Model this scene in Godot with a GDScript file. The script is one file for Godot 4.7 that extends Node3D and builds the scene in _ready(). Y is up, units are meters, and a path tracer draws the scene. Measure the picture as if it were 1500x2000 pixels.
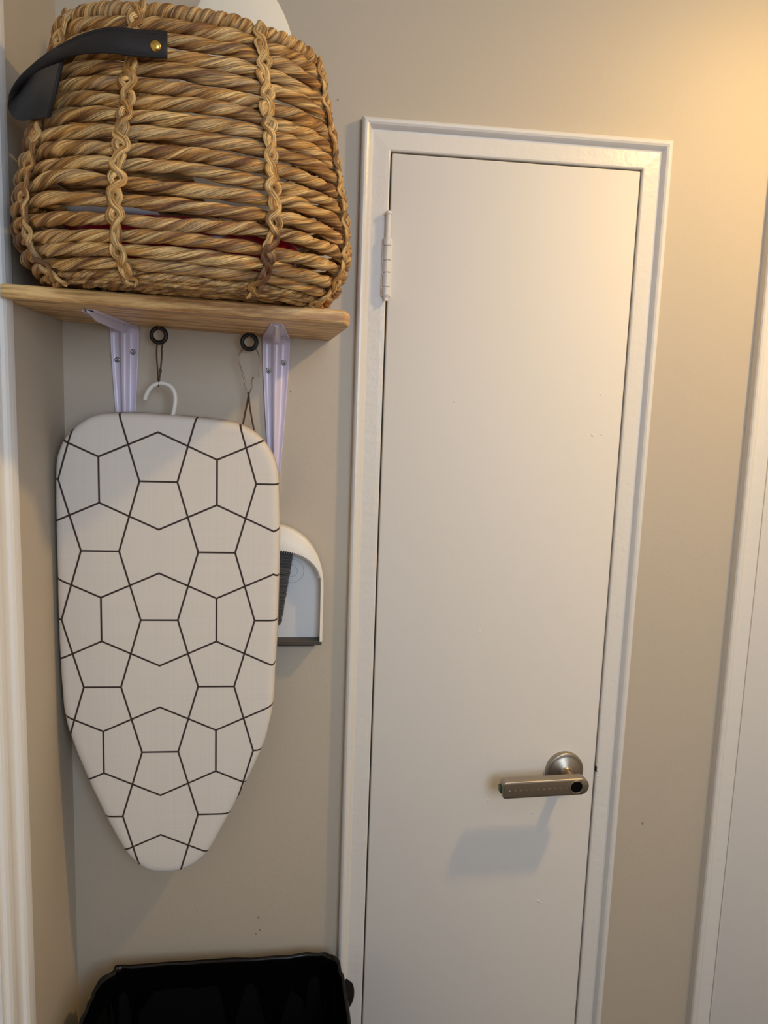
extends Node3D
# A narrow hallway corner: closet door, shelf with a woven basket, hanging ironing board.
# World: back wall is the plane z = 0, y up, camera about 1.15 m in front of it.

var rng := RandomNumberGenerator.new()
var noise := FastNoiseLite.new()
var M := {}

# ---------------------------------------------------------------- node helpers
func mat(col: Color, rough := 0.6, metal := 0.0) -> StandardMaterial3D:
	var m := StandardMaterial3D.new()
	m.albedo_color = col
	m.roughness = rough
	m.metallic = metal
	return m

func srgb(r: float, g: float, b: float) -> Color:
	return Color(r / 255.0, g / 255.0, b / 255.0)

func tag(o: Node3D, label: String, category: String, group := "") -> Node3D:
	o.set_meta("label", label)
	o.set_meta("category", category)
	if group != "":
		o.set_meta("group", group)
	return o

func thing(called: String, at := Vector3.ZERO) -> Node3D:
	var o := Node3D.new()
	o.name = called
	o.position = at
	add_child(o, true)
	return o

func begin() -> SurfaceTool:
	var st := SurfaceTool.new()
	st.begin(Mesh.PRIMITIVE_TRIANGLES)
	return st

func build(called: String, st: SurfaceTool, m: Material, parent: Node = null) -> MeshInstance3D:
	st.generate_normals()
	var o := MeshInstance3D.new()
	o.mesh = st.commit()
	o.material_override = null
	o.mesh.surface_set_material(0, m)
	o.name = called
	(parent if parent else self).add_child(o, true)
	return o

func structure(called: String, st: SurfaceTool, m: Material) -> MeshInstance3D:
	var o := build(called, st, m)
	o.set_meta("kind", "structure")
	return o

# ---------------------------------------------------------------- shape helpers
# counter-clockwise seen from outside; Godot wants clockwise
func tri(st: SurfaceTool, a: Vector3, b: Vector3, c: Vector3) -> void:
	st.add_vertex(a)
	st.add_vertex(c)
	st.add_vertex(b)

func quad(st: SurfaceTool, a: Vector3, b: Vector3, c: Vector3, d: Vector3) -> void:
	tri(st, a, b, c)
	tri(st, a, c, d)

# box with chamfered edges
func box(st: SurfaceTool, lo: Vector3, hi: Vector3, bev := 0.0, x := Transform3D()) -> void:
	st.set_smooth_group(-1)
	var c := (lo + hi) / 2.0
	var h := (hi - lo) / 2.0
	var b: float = minf(bev, 0.49 * minf(h.x, minf(h.y, h.z)) * 2.0)
	if b <= 0.0:
		for ax in 3:
			for s in [-1.0, 1.0]:
				var u := Vector3.ZERO
				var v := Vector3.ZERO
				var n := Vector3.ZERO
				n[ax] = s
				u[(ax + 1) % 3] = s
				v[(ax + 2) % 3] = 1.0
				quad(st, x * (c + h * (n - u - v)), x * (c + h * (n + u - v)), x * (c + h * (n + u + v)), x * (c + h * (n - u + v)))
		return
	var P := func(sx: float, sy: float, sz: float, ax: int) -> Vector3:
		var s := Vector3(sx, sy, sz)
		var r := h
		for k in 3:
			if k != ax:
				r[k] = h[k] - b
		return x * (c + s * r)
	for ax in 3:
		var a1 := (ax + 1) % 3
		var a2 := (ax + 2) % 3
		for s in [-1.0, 1.0]:
			var q := []
			for e in [[-1, -1], [1, -1], [1, 1], [-1, 1]]:
				var w := Vector3.ZERO
				w[ax] = s
				w[a1] = e[0] * s
				w[a2] = e[1]
				q.append(P.call(w.x, w.y, w.z, ax))
			quad(st, q[0], q[1], q[2], q[3])
		# edges along axis ax
		for s1 in [-1.0, 1.0]:
			for s2 in [-1.0, 1.0]:
				var w0 := Vector3.ZERO
				w0[a1] = s1
				w0[a2] = s2
				var wl := w0
				wl[ax] = -1.0
				var wh := w0
				wh[ax] = 1.0
				var p0: Vector3 = P.call(wl.x, wl.y, wl.z, a1)
				var p1: Vector3 = P.call(wh.x, wh.y, wh.z, a1)
				var p2: Vector3 = P.call(wh.x, wh.y, wh.z, a2)
				var p3: Vector3 = P.call(wl.x, wl.y, wl.z, a2)
				if s1 * s2 > 0:
					quad(st, p0, p3, p2, p1)
				else:
					quad(st, p0, p1, p2, p3)
	for sx in [-1.0, 1.0]:
		for sy in [-1.0, 1.0]:
			for sz in [-1.0, 1.0]:
				var t0: Vector3 = P.call(sx, sy, sz, 0)
				var t1: Vector3 = P.call(sx, sy, sz, 1)
				var t2: Vector3 = P.call(sx, sy, sz, 2)
				if sx * sy * sz > 0:
					tri(st, t0, t1, t2)
				else:
					tri(st, t0, t2, t1)

# round tube through points
func tube(st: SurfaceTool, pts: PackedVector3Array, r: float, sides := 10, flat := 1.0, r_end := -1.0) -> void:
	st.set_smooth_group(0)
	var rings := []
	var n := pts.size()
	var prev := Vector3.ZERO
	for i in n:
		var t := (pts[mini(i + 1, n - 1)] - pts[maxi(i - 1, 0)]).normalized()
		var u := prev
		if i == 0:
			u = t.cross(Vector3.FORWARD if absf(t.z) < 0.9 else Vector3.UP)
		u = (u - t * u.dot(t)).normalized()
		prev = u
		var v := t.cross(u)
		var ring := PackedVector3Array()
		var rr := r if r_end < 0 else lerpf(r, r_end, float(i) / (n - 1))
		for j in sides:
			var a := TAU * j / sides
			ring.append(pts[i] + u * cos(a) * rr + v * sin(a) * rr * flat)
		rings.append(ring)
	for i in n - 1:
		for j in sides:
			var k := (j + 1) % sides
			quad(st, rings[i][j], rings[i][k], rings[i + 1][k], rings[i + 1][j])
	st.set_smooth_group(1)
	for j in range(1, sides - 1):
		tri(st, rings[0][0], rings[0][j + 1], rings[0][j])
		tri(st, rings[n - 1][0], rings[n - 1][j], rings[n - 1][j + 1])
	st.set_smooth_group(0)

func smooth_path(p: Array, steps := 6) -> PackedVector3Array:
	var out := PackedVector3Array()
	for i in p.size() - 1:
		var a: Vector3 = p[maxi(i - 1, 0)]
		var b: Vector3 = p[i]
		var c: Vector3 = p[i + 1]
		var d: Vector3 = p[mini(i + 2, p.size() - 1)]
		for k in steps:
			out.append(b.cubic_interpolate(c, a, d, float(k) / steps))
	out.append(p[p.size() - 1])
	return out

# surface of revolution: profile of (radius, height) along axis +z of x
func lathe(st: SurfaceTool, prof: Array, x := Transform3D(), sides := 32) -> void:
	for i in prof.size() - 1:
		st.set_smooth_group(i / 1 if prof[i].distance_to(prof[i + 1]) > 0.004 else 0)
		for j in sides:
			var a := TAU * j / sides
			var b := TAU * (j + 1) / sides
			var p0 := x * Vector3(prof[i].x * cos(a), prof[i].x * sin(a), prof[i].y)
			var p1 := x * Vector3(prof[i].x * cos(b), prof[i].x * sin(b), prof[i].y)
			var p2 := x * Vector3(prof[i + 1].x * cos(b), prof[i + 1].x * sin(b), prof[i + 1].y)
			var p3 := x * Vector3(prof[i + 1].x * cos(a), prof[i + 1].x * sin(a), prof[i + 1].y)
			if prof[i].x > 1e-6:
				tri(st, p0, p1, p2)
			if prof[i + 1].x > 1e-6:
				tri(st, p0, p2, p3)

func torus(st: SurfaceTool, c: Vector3, axis: Basis, R: float, r: float, n := 28, m := 10) -> void:
	st.set_smooth_group(0)
	for i in n:
		for j in m:
			var q := []
			for e in [[0, 0], [1, 0], [1, 1], [0, 1]]:
				var a: float = TAU * (i + e[0]) / n
				var b: float = TAU * (j + e[1]) / m
				q.append(c + axis * Vector3((R + r * cos(b)) * cos(a), (R + r * cos(b)) * sin(a), r * sin(b)))
			quad(st, q[0], q[1], q[2], q[3])

# solid from an outline in xy (counter-clockwise), rings = [[inset, z], ...] from back to front, both ends capped
func slab(st: SurfaceTool, outline: PackedVector2Array, rings: Array, smooth := true) -> void:
	var n := outline.size()
	var nor := PackedVector2Array()
	for i in n:
		var t := (outline[(i + 1) % n] - outline[(i + n - 1) % n]).normalized()
		nor.append(Vector2(t.y, -t.x))
	var R := []
	for rg in rings:
		var ring := PackedVector3Array()
		for i in n:
			var p: Vector2 = outline[i] - nor[i] * rg[0]
			ring.append(Vector3(p.x, p.y, rg[1]))
		R.append(ring)
	st.set_smooth_group(0 if smooth else -1)
	for k in R.size() - 1:
		for i in n:
			var j := (i + 1) % n
			quad(st, R[k][i], R[k][j], R[k + 1][j], R[k + 1][i])
	if not smooth:
		st.set_smooth_group(-1)
	for e in [0, R.size() - 1]:
		var poly := PackedVector2Array()
		for p in R[e]:
			poly.append(Vector2(p.x, p.y))
		var idx := Geometry2D.triangulate_polygon(poly)
		for t in range(0, idx.size(), 3):
			var a: Vector3 = R[e][idx[t]]
			var b: Vector3 = R[e][idx[t + 1]]
			var c: Vector3 = R[e][idx[t + 2]]
			var up := (b - a).cross(c - a).z > 0
			if up == (e > 0):
				tri(st, a, b, c)
			else:
				tri(st, a, c, b)

func smooth_outline(p: Array, steps := 4) -> PackedVector2Array:
	var out := PackedVector2Array()
	var n := p.size()
	for i in n:
		for k in steps:
			out.append((p[i] as Vector2).cubic_interpolate(p[(i + 1) % n], p[(i + n - 1) % n], p[(i + 2) % n], float(k) / steps))
	var area := 0.0
	for i in out.size():
		area += out[i].cross(out[(i + 1) % out.size()])
	if area < 0:
		out.reverse()
	return out

func rounded_rect(w: float, h: float, r: float, seg := 6, r_right := -1.0) -> PackedVector2Array:
	var o := PackedVector2Array()
	var rr := r if r_right < 0 else r_right
	for c in [[1, 1, 0, rr], [-1, 1, 90, r], [-1, -1, 180, r], [1, -1, 270, rr]]:
		for k in seg + 1:
			var a := deg_to_rad(c[2] + 90.0 * k / seg)
			o.append(Vector2(c[0] * (w / 2 - c[3]) + cos(a) * c[3], c[1] * (h / 2 - c[3]) + sin(a) * c[3]))
	return o

# extrude a profile (u across, z out of the wall) along a chain of straight runs given as corner frames
# each frame: origin Vector2, direction of +u in xy at that corner (already mitred)
func sweep_profile(st: SurfaceTool, prof: Array, frames: Array) -> void:
	for f in frames.size() - 1:
		for i in prof.size() - 1:
			st.set_smooth_group(-1)
			var q := []
			for e in [[f, i], [f + 1, i], [f + 1, i + 1], [f, i + 1]]:
				var o: Vector2 = frames[e[0]][0]
				var d: Vector2 = frames[e[0]][1]
				var p: Vector2 = o + d * prof[e[1]].x
				q.append(Vector3(p.x, p.y, prof[e[1]].y))
			quad(st, q[0], q[1], q[2], q[3])

# ---------------------------------------------------------------- textures
func tex_from(w: int, h: int, data: PackedByteArray) -> ImageTexture:
	return ImageTexture.create_from_image(Image.create_from_data(w, h, false, Image.FORMAT_RGB8, data))

func fiber_textures() -> Array:
	var w := 512
	var h := 256
	var n := FastNoiseLite.new()
	n.seed = 5
	n.frequency = 1.0
	n.fractal_octaves = 3
	var data := PackedByteArray()
	data.resize(w * h * 3)
	var him := Image.create(w, h, false, Image.FORMAT_L8)
	for y in h:
		var a := TAU * y / h
		var cy := cos(a) * 3.2
		var sy := sin(a) * 3.2
		for x in w:
			var b := TAU * x / w
			var v := n.get_noise_3d(cy * 1.6, sy * 1.6, 0.9 * cos(b) + 4.0) * 0.6 + n.get_noise_3d(cy * 4.0, sy * 4.0, 1.3 * sin(b)) * 0.6
			var g := clampf(0.84 + v * 0.75, 0.25, 1.0)
			var k := (y * w + x) * 3
			data[k] = int(255 * g)
			data[k + 1] = int(255 * clampf(g - 0.015, 0, 1))
			data[k + 2] = int(255 * clampf(g - 0.05, 0, 1))
			him.set_pixel(x, y, Color(g, g, g))
	him.bump_map_to_normal_map(5.0)
	return [tex_from(w, h, data), ImageTexture.create_from_image(him)]

func wood_texture() -> ImageTexture:
	var w := 1024
	var h := 256
	var n := FastNoiseLite.new()
	n.seed = 11
	n.frequency = 1.0
	n.fractal_octaves = 3
	var data := PackedByteArray()
	data.resize(w * h * 3)
	for y in h:
		for x in w:
			var v := n.get_noise_2d(x * 0.004, y * 0.07) * 0.7 + n.get_noise_2d(x * 0.02 + 50.0, y * 0.35) * 0.35
			var band := n.get_noise_2d(x * 0.0012 + 9.0, y * 0.022 + 31.0)
			var g := clampf(0.5 + v * 1.15 + band * 0.9, 0.0, 1.0)
			var k := (y * w + x) * 3
			data[k] = int(lerpf(166, 240, g))
			data[k + 1] = int(lerpf(118, 200, g))
			data[k + 2] = int(lerpf(66, 134, g))
	return tex_from(w, h, data)

# printed cover: two crossing nets of stretched hexagons, period 164 x 203.5 mm
const BX := -0.372
const BY := 0.872
const BW := 0.36
const BH := 0.73
func cover_texture() -> ImageTexture:
	var w := 1024
	var h := 2048
	var r := RandomNumberGenerator.new()
	r.seed = 3
	var rows := PackedFloat32Array()
	var cols := PackedFloat32Array()
	for i in h:
		rows.append(r.randf_range(-3, 3))
	for i in w:
		cols.append(r.randf_range(-3, 3))
	var base := PackedByteArray()
	base.resize(w * h * 3)
	var k := 0
	for y in h:
		var ry := rows[y]
		for x in w:
			var d := (ry if (x * 7 + y * 3) % 5 < 3 else cols[x]) + cols[x] * 0.4
			base[k] = int(222 + d)
			base[k + 1] = int(214 + d)
			base[k + 2] = int(205 + d)
			k += 3
	var P := 0.164
	var Q := 0.2035
	var o := Vector2(-0.2062, 1.5605)
	var segs := []
	for i in range(-2, 3):
		for j in range(-2, 6):
			for half in 2:
				var c := o + Vector2(P * i + (P / 2 if half else 0.0), -Q * j - (Q / 2 if half else 0.0))
				# net one: zigzag rows joined by upright bars
				if half == 0:
					var v0 := c + Vector2(P / 2, -0.0368)
					var v1 := c + Vector2(-P / 2, -0.0368)
					segs.append([c, v0])
					segs.append([c, v1])
					segs.append([v0, c + Vector2(P / 2, -0.1022)])
					segs.append([c + Vector2(P / 2, -0.1022), c + Vector2(0, -0.1395)])
					segs.append([c + Vector2(-P / 2, -0.1022), c + Vector2(0, -0.1395)])
				# net two: short level bars joined by long slanting lines
				var m := c + Vector2(0, -0.0702)
				var hw := 0.0264
				segs.append([m + Vector2(-hw, 0), m + Vector2(hw, 0)])
				segs.append([m + Vector2(hw, 0), m + Vector2(P / 2 - hw, -Q / 2)])
				segs.append([m + Vector2(-hw, 0), m + Vector2(-P / 2 + hw, -Q / 2)])
	var px := w / BW
	var py := h / BH
	var half_w := 0.00128
	for s in segs:
		var a: Vector2 = s[0]
		var b: Vector2 = s[1]
		var x0 := int(floor((minf(a.x, b.x) - 0.003 - BX) * px))
		var x1 := int(ceil((maxf(a.x, b.x) + 0.003 - BX) * px))
		var y0 := int(floor((BY + BH - maxf(a.y, b.y) - 0.003) * py))
		var y1 := int(ceil((BY + BH - minf(a.y, b.y) + 0.003) * py))
		var ab := b - a
		var l2 := ab.length_squared()
		for y in range(maxi(y0, 0), mini(y1, h)):
			for x in range(maxi(x0, 0), mini(x1, w)):
				var p := Vector2(BX + (x + 0.5) / px, BY + BH - (y + 0.5) / py)
				var t := clampf((p - a).dot(ab) / l2, 0.0, 1.0)
				var d := p.distance_to(a + ab * t)
				var cov := clampf((half_w - d) / 0.0004 + 0.5, 0.0, 1.0)
				if cov > 0.0:
					var q := (y * w + x) * 3
					base[q] = int(lerpf(base[q], 52, cov))
					base[q + 1] = int(lerpf(base[q + 1], 40, cov))
					base[q + 2] = int(lerpf(base[q + 2], 36, cov))
	return tex_from(w, h, base)

func bump_texture(freq: float, sd: int, strength: float, octaves := 3) -> NoiseTexture2D:
	var n := FastNoiseLite.new()
	n.seed = sd
	n.frequency = freq
	n.fractal_octaves = octaves
	var t := NoiseTexture2D.new()
	t.width = 512
	t.height = 512
	t.seamless = true
	t.as_normal_map = true
	t.bump_strength = strength
	t.noise = n
	return t

func painted(col: Color, rough: float, bump: Texture2D, amount: float, scale: float) -> StandardMaterial3D:
	var m := mat(col, rough)
	m.normal_enabled = true
	m.normal_texture = bump
	m.normal_scale = amount
	m.uv1_triplanar = true
	m.uv1_world_triplanar = true
	m.uv1_scale = Vector3.ONE * scale
	return m

# ---------------------------------------------------------------- scene
func _ready() -> void:
	rng.seed = 21
	noise.seed = 8
	noise.frequency = 1.0
	noise.fractal_octaves = 3
	camera_and_light()
	make_materials()
	room()
	closet_door()
	right_door()
	left_door()
	shelf()
	basket()
	ironing_board()
	trash_bin()
	dustpan_set()
	brackets()
	hooks()

func camera_and_light() -> void:
	var cam := Camera3D.new()
	cam.name = "camera"
	cam.position = Vector3(0, 1.6, 1.15)
	cam.basis = Basis(Vector3.UP, deg_to_rad(-6.3)) * Basis(Vector3.RIGHT, deg_to_rad(-7.73)) * Basis(Vector3.BACK, deg_to_rad(2.0))
	cam.keep_aspect = Camera3D.KEEP_HEIGHT
	cam.fov = rad_to_deg(2.0 * atan(1000.0 / 1440.0))
	cam.near = 0.02
	add_child(cam)
	cam.make_current()
	var we := WorldEnvironment.new()
	we.name = "world_environment"
	var e := Environment.new()
	e.background_mode = Environment.BG_COLOR
	e.background_color = Color(0.02, 0.02, 0.022)
	e.tonemap_mode = Environment.TONE_MAPPER_LINEAR
	e.tonemap_exposure = 1.0
	e.sdfgi_enabled = true
	e.ssao_enabled = true
	e.ssil_enabled = true
	we.environment = e
	add_child(we)
	# warm flat ceiling lamp, up and to the right of the frame
	ceiling_light(Vector3(0.865, 2.34, 0.525))
	# cool fill light added behind the camera, shaped as a frosted window
	added_fill(Vector3(0.60, 1.87, 2.2))

func ceiling_light(at: Vector3) -> void:
	var t := thing("ceiling_lamp", at)
	tag(t, "round flat warm glowing lamp on a short ceiling stem above the doors", "lamp")
	var up := Transform3D(Basis(Vector3.RIGHT, -PI / 2), Vector3.ZERO)
	var st := begin()
	lathe(st, [Vector2(0, 0.014), Vector2(0.066, 0.014), Vector2(0.066, 0.0), Vector2(0.072, 0.0), Vector2(0.078, 0.008), Vector2(0.080, 0.0285), Vector2(0.012, 0.030), Vector2(0.009, 0.04), Vector2(0.009, 0.165), Vector2(0.05, 0.17), Vector2(0.055, 0.1895), Vector2(0, 0.1895)], up, 36)
	build("lamp_housing", st, mat(srgb(228, 225, 218), 0.4), t)
	var gm := mat(srgb(255, 236, 200), 0.4)
	gm.emission_enabled = true
	gm.emission = srgb(255, 214, 140)
	gm.emission_energy_multiplier = 1.5
	st = begin()
	lathe(st, [Vector2(0, 0.006), Vector2(0.064, 0.006), Vector2(0.064, 0.013), Vector2(0, 0.013)], up, 36)
	build("lamp_diffuser", st, gm, t)
	var l := AreaLight3D.new()
	l.name = "lamp_light"
	l.area_size = Vector2(0.075, 0.075)
	l.light_color = srgb(255, 212, 130)
	l.light_energy = 0.90
	l.area_range = 8.0
	l.shadow_enabled = true
	l.rotation.x = -PI / 2
	l.position.y = -0.003
	t.add_child(l)
	var side := OmniLight3D.new()
	side.name = "lamp_side_glow"
	side.light_color = srgb(255, 206, 110)
	side.light_energy = 0.085
	side.light_size = 0.03
	side.omni_range = 8.0
	side.omni_attenuation = 2.0
	side.shadow_enabled = true
	side.position.y = -0.035
	t.add_child(side)

func added_fill(at: Vector3) -> void:  # invented fill source, framed and glazed like a window
	var t := thing("added_fill_1", at)
	t.set_meta("kind", "structure")
	t.set_meta("label", "added unseen fill light behind the camera, shaped as a frosted window")
	var st := begin()
	for b in [[-0.46, -0.51, 0.46, -0.45], [-0.46, 0.45, 0.46, 0.51], [-0.46, -0.45, -0.40, 0.45], [0.40, -0.45, 0.46, 0.45]]:
		box(st, Vector3(b[0], b[1], -0.03), Vector3(b[2], b[3], 0.0), 0.003)
	build("fill_frame", st, mat(srgb(228, 226, 222), 0.5), t)
	var gm := mat(srgb(235, 240, 245), 0.5)
	gm.emission_enabled = true
	gm.emission = srgb(203, 223, 245)
	gm.emission_energy_multiplier = 0.9
	st = begin()
	box(st, Vector3(-0.40, -0.45, -0.012), Vector3(0.40, 0.45, -0.006), 0.0)
	build("fill_pane", st, gm, t)
	var l := AreaLight3D.new()
	l.name = "fill_light"
	l.area_size = Vector2(0.8, 0.9)
	l.light_color = srgb(203, 223, 245)
	l.light_energy = 2.02
	l.area_range = 8.0
	l.shadow_enabled = true
	l.position.z = -0.016
	t.add_child(l)

func make_materials() -> void:
	var roller := bump_texture(0.03, 2, 2.0, 4)
	var drips := bump_texture(0.012, 9, 3.0, 4)
	M.wall = painted(srgb(190, 177, 159), 0.55, roller, 0.18, 6.0)
	M.white = painted(srgb(219, 213, 206), 0.6, drips, 0.16, 5.0)
	M.white_trim = painted(srgb(222, 217, 211), 0.30, drips, 0.55, 9.0)
	M.white_trim_lit = painted(srgb(238, 236, 233), 0.28, drips, 0.45, 9.0)  # trim white lightened to stand for the light falling on the left casing
	M.ceiling = mat(srgb(232, 228, 220), 0.8)
	M.floor = mat(srgb(70, 60, 52), 0.5)
	M.dark = mat(srgb(30, 26, 23), 0.9)
	var ft := fiber_textures()
	M.rope = mat(Color.WHITE, 0.62)
	M.rope.vertex_color_use_as_albedo = true
	M.rope.albedo_texture = ft[0]
	M.rope.normal_enabled = true
	M.rope.normal_texture = ft[1]
	M.rope.normal_scale = 0.7
	M.stitch = mat(Color.WHITE, 0.6)
	M.stitch.vertex_color_use_as_albedo = true
	M.wood = mat(Color.WHITE, 0.45)
	M.wood.albedo_texture = wood_texture()
	M.cover = mat(Color.WHITE, 0.85)
	M.cover.albedo_texture = cover_texture()
	M.leather = mat(srgb(43, 40, 41), 0.5)
	M.leather.metallic_specular = 0.3
	M.brass = mat(srgb(200, 165, 90), 0.25, 1.0)
	M.bracket = mat(srgb(216, 204, 224), 0.25)
	M.bracket.clearcoat_enabled = true
	M.bracket.clearcoat = 0.4
	M.screw = mat(srgb(150, 150, 150), 0.35, 0.9)
	M.black_iron = mat(srgb(9, 9, 9), 0.45)
	M.wire = mat(srgb(140, 120, 105), 0.3, 0.9)
	M.cord = mat(srgb(82, 58, 44), 0.7)
	M.hook_white = mat(srgb(226, 222, 214), 0.35)
	M.plastic_white = mat(srgb(230, 224, 214), 0.4)
	M.pan_gray = mat(srgb(214, 214, 214), 0.45)
	M.rubber = mat(srgb(70, 64, 58), 0.6)
	M.bristle = mat(srgb(98, 95, 94), 0.6)
	M.nickel = mat(srgb(160, 150, 136), 0.36, 0.85)
	M.nickel_dark = mat(srgb(112, 98, 82), 0.45, 0.35)
	M.sensor = mat(srgb(10, 10, 12), 0.15)
	M.green = mat(srgb(12, 70, 48), 0.5)
	M.digit = mat(srgb(190, 182, 168), 0.5)
	M.bin = mat(srgb(7, 7, 7), 0.6)
	M.bin.metallic_specular = 0.25
	M.bag = mat(srgb(5, 5, 5), 0.18)
	M.bag.metallic_specular = 0.45
	M.red = mat(srgb(150, 14, 40), 0.18)
	M.cream = mat(srgb(240, 230, 210), 0.6)

# ---------------------------------------------------------------- setting
func room() -> void:
	var st := begin()
	# back wall, with the two door openings left out
	box(st, Vector3(-0.456, 0, -0.1), Vector3(0.1175, 2.53, 0))
	box(st, Vector3(0.1175, 1.981, -0.1), Vector3(0.5055, 2.53, 0))
	box(st, Vector3(0.5055, 0, -0.1), Vector3(0.758, 2.53, 0))
	box(st, Vector3(0.758, 1.981, -0.1), Vector3(1.25, 2.53, 0))
	box(st, Vector3(1.25, 0, -0.1), Vector3(1.7, 2.53, 0))
	var back := structure("wall_back", st, M.wall)
	# a few chips and specks in the paint
	st = begin()
	for p in [[-0.0227, 1.6256, 0.0012], [-0.0584, 0.7276, 0.0014], [-0.0652, 0.7203, 0.0012], [-0.0613, 0.7503, 0.0018], [-0.1625, 0.7659, 0.0010], [0.0382, 2.0488, 0.0012], [0.6017, 0.9016, 0.0020]]:
		lathe(st, [Vector2(p[2], 0), Vector2(p[2] * 0.6, 0.0005), Vector2(0, 0.0006)], Transform3D(Basis().scaled(Vector3(1, 1.4, 1)), Vector3(p[0], p[1], 0)), 8)
	build("paint_speck", st, mat(srgb(142, 128, 112), 0.7), back)
	st = begin()
	box(st, Vector3(-0.456, 0, 0), Vector3(-0.356, 2.53, 0.29))
	box(st, Vector3(-0.456, 2.03, 0.29), Vector3(-0.356, 2.53, 1.0))
	box(st, Vector3(-0.456, 0, 1.0), Vector3(-0.356, 2.53, 2.3))
	structure("wall_left", st, M.wall)
	st = begin()
	box(st, Vector3(1.6, 0, 0), Vector3(1.7, 2.53, 2.3))
	structure("wall_right", st, M.wall)
	st = begin()
	box(st, Vector3(-0.356, 0, 2.2), Vector3(1.6, 2.53, 2.3))
	structure("wall_front", st, M.wall)
	st = begin()
	box(st, Vector3(-0.456, -0.1, -0.2), Vector3(1.7, 0, 2.3))
	structure("floor", st, M.floor)
	st = begin()
	box(st, Vector3(-0.456, 2.53, -0.2), Vector3(1.7, 2.63, 2.3))
	structure("ceiling", st, M.ceiling)
	st = begin()
	box(st, Vector3(0.05, 0, -0.2), Vector3(1.35, 2.1, -0.1))
	structure("wall_closet", st, M.dark)

func casing(called: String, x0: float, x1: float, top: float, w: float) -> MeshInstance3D:
	# raised rounded bead outside, a step, a flat band, a soft inner edge
	var k := w / 0.0438
	var prof := [Vector2(0, 0), Vector2(0.0005, 0.0135), Vector2(0.002, 0.0163), Vector2(0.0045, 0.0178), Vector2(0.0075, 0.0176), Vector2(0.0105, 0.0160), Vector2(0.0125, 0.0132),
		Vector2(0.0150, 0.0082), Vector2(0.0175, 0.0074), Vector2(0.0365 * k, 0.0092), Vector2(0.0415 * k, 0.0094), Vector2(0.0432 * k, 0.0084), Vector2(w, 0.006), Vector2(w, -0.02)]
	var st := begin()
	sweep_profile(st, prof, [
		[Vector2(x1, 0), Vector2(-1, 0)], [Vector2(x1, top), Vector2(-1, -1)],
		[Vector2(x0, top), Vector2(1, -1)], [Vector2(x0, 0), Vector2(1, 0)]])
	return structure(called, st, M.white_trim)

func closet_door() -> void:
	var c := casing("trim_1", 0.0737, 0.5493, 2.0248, 0.0438)
	c.set_meta("label", "white painted door casing round the narrow closet door")
	# worn slot of the strike plate on the casing
	var st := begin()
	box(st, Vector3(0.5050, 1.0035, 0.004), Vector3(0.5072, 1.0135, 0.0088), 0.0004)
	box(st, Vector3(0.5060, 1.0035, 0.004), Vector3(0.5092, 1.0052, 0.0092), 0.0004)
	build("strike_slot", st, M.dark, c)
	st = begin()
	for p in [[0.5078, 1.0268, 0.0016, 0.004], [0.5085, 1.0225, 0.0022, 0.005], [0.5090, 0.9965, 0.003, 0.0026]]:
		lathe(st, [Vector2(p[2], 0), Vector2(p[2] * 0.7, 0.0008), Vector2(0, 0.0011)], Transform3D(Basis().scaled(Vector3(1, p[3] / p[2], 1)), Vector3(p[0], p[1], 0.0086)), 10)
	build("paint_lump", st, M.white_trim, c)
	var d := thing("door_1", Vector3(0.1202, 0, 0))
	d.set_meta("kind", "structure")
	d.set_meta("label", "narrow flat white closet door with a keypad lever handle")
	st = begin()
	var o := rounded_rect(0.3835, 1.969, 0.002, 3)
	for i in o.size():
		o[i] += Vector2(0.19175, 0.9945)
	slab(st, o, [[0.0, -0.03], [0.0, 0.0045], [0.0006, 0.0058], [0.002, 0.0064]])
	build("door_slab", st, M.white, d)
	# lumps and runs in the old paint
	st = begin()
	for p in [[0.337, 1.575, 0.0035], [0.352, 1.576, 0.002], [0.026, 1.43, 0.0015], [0.30, 0.765, 0.0035], [0.305, 0.762, 0.002], [0.345, 1.64, 0.002], [0.20, 0.955, 0.003], [0.17, 1.25, 0.002], [0.11, 1.62, 0.0018], [0.28, 0.93, 0.0024]]:
		lathe(st, [Vector2(p[2], 0), Vector2(p[2] * 0.7, 0.0006), Vector2(0, 0.0008)], Transform3D(Basis(), Vector3(p[0], p[1], 0.0062)), 10)
	build("paint_lump", st, M.white, d)
	hinge(d, Vector3(-0.0035, 0, 0.0160))
	lever(d)

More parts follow.
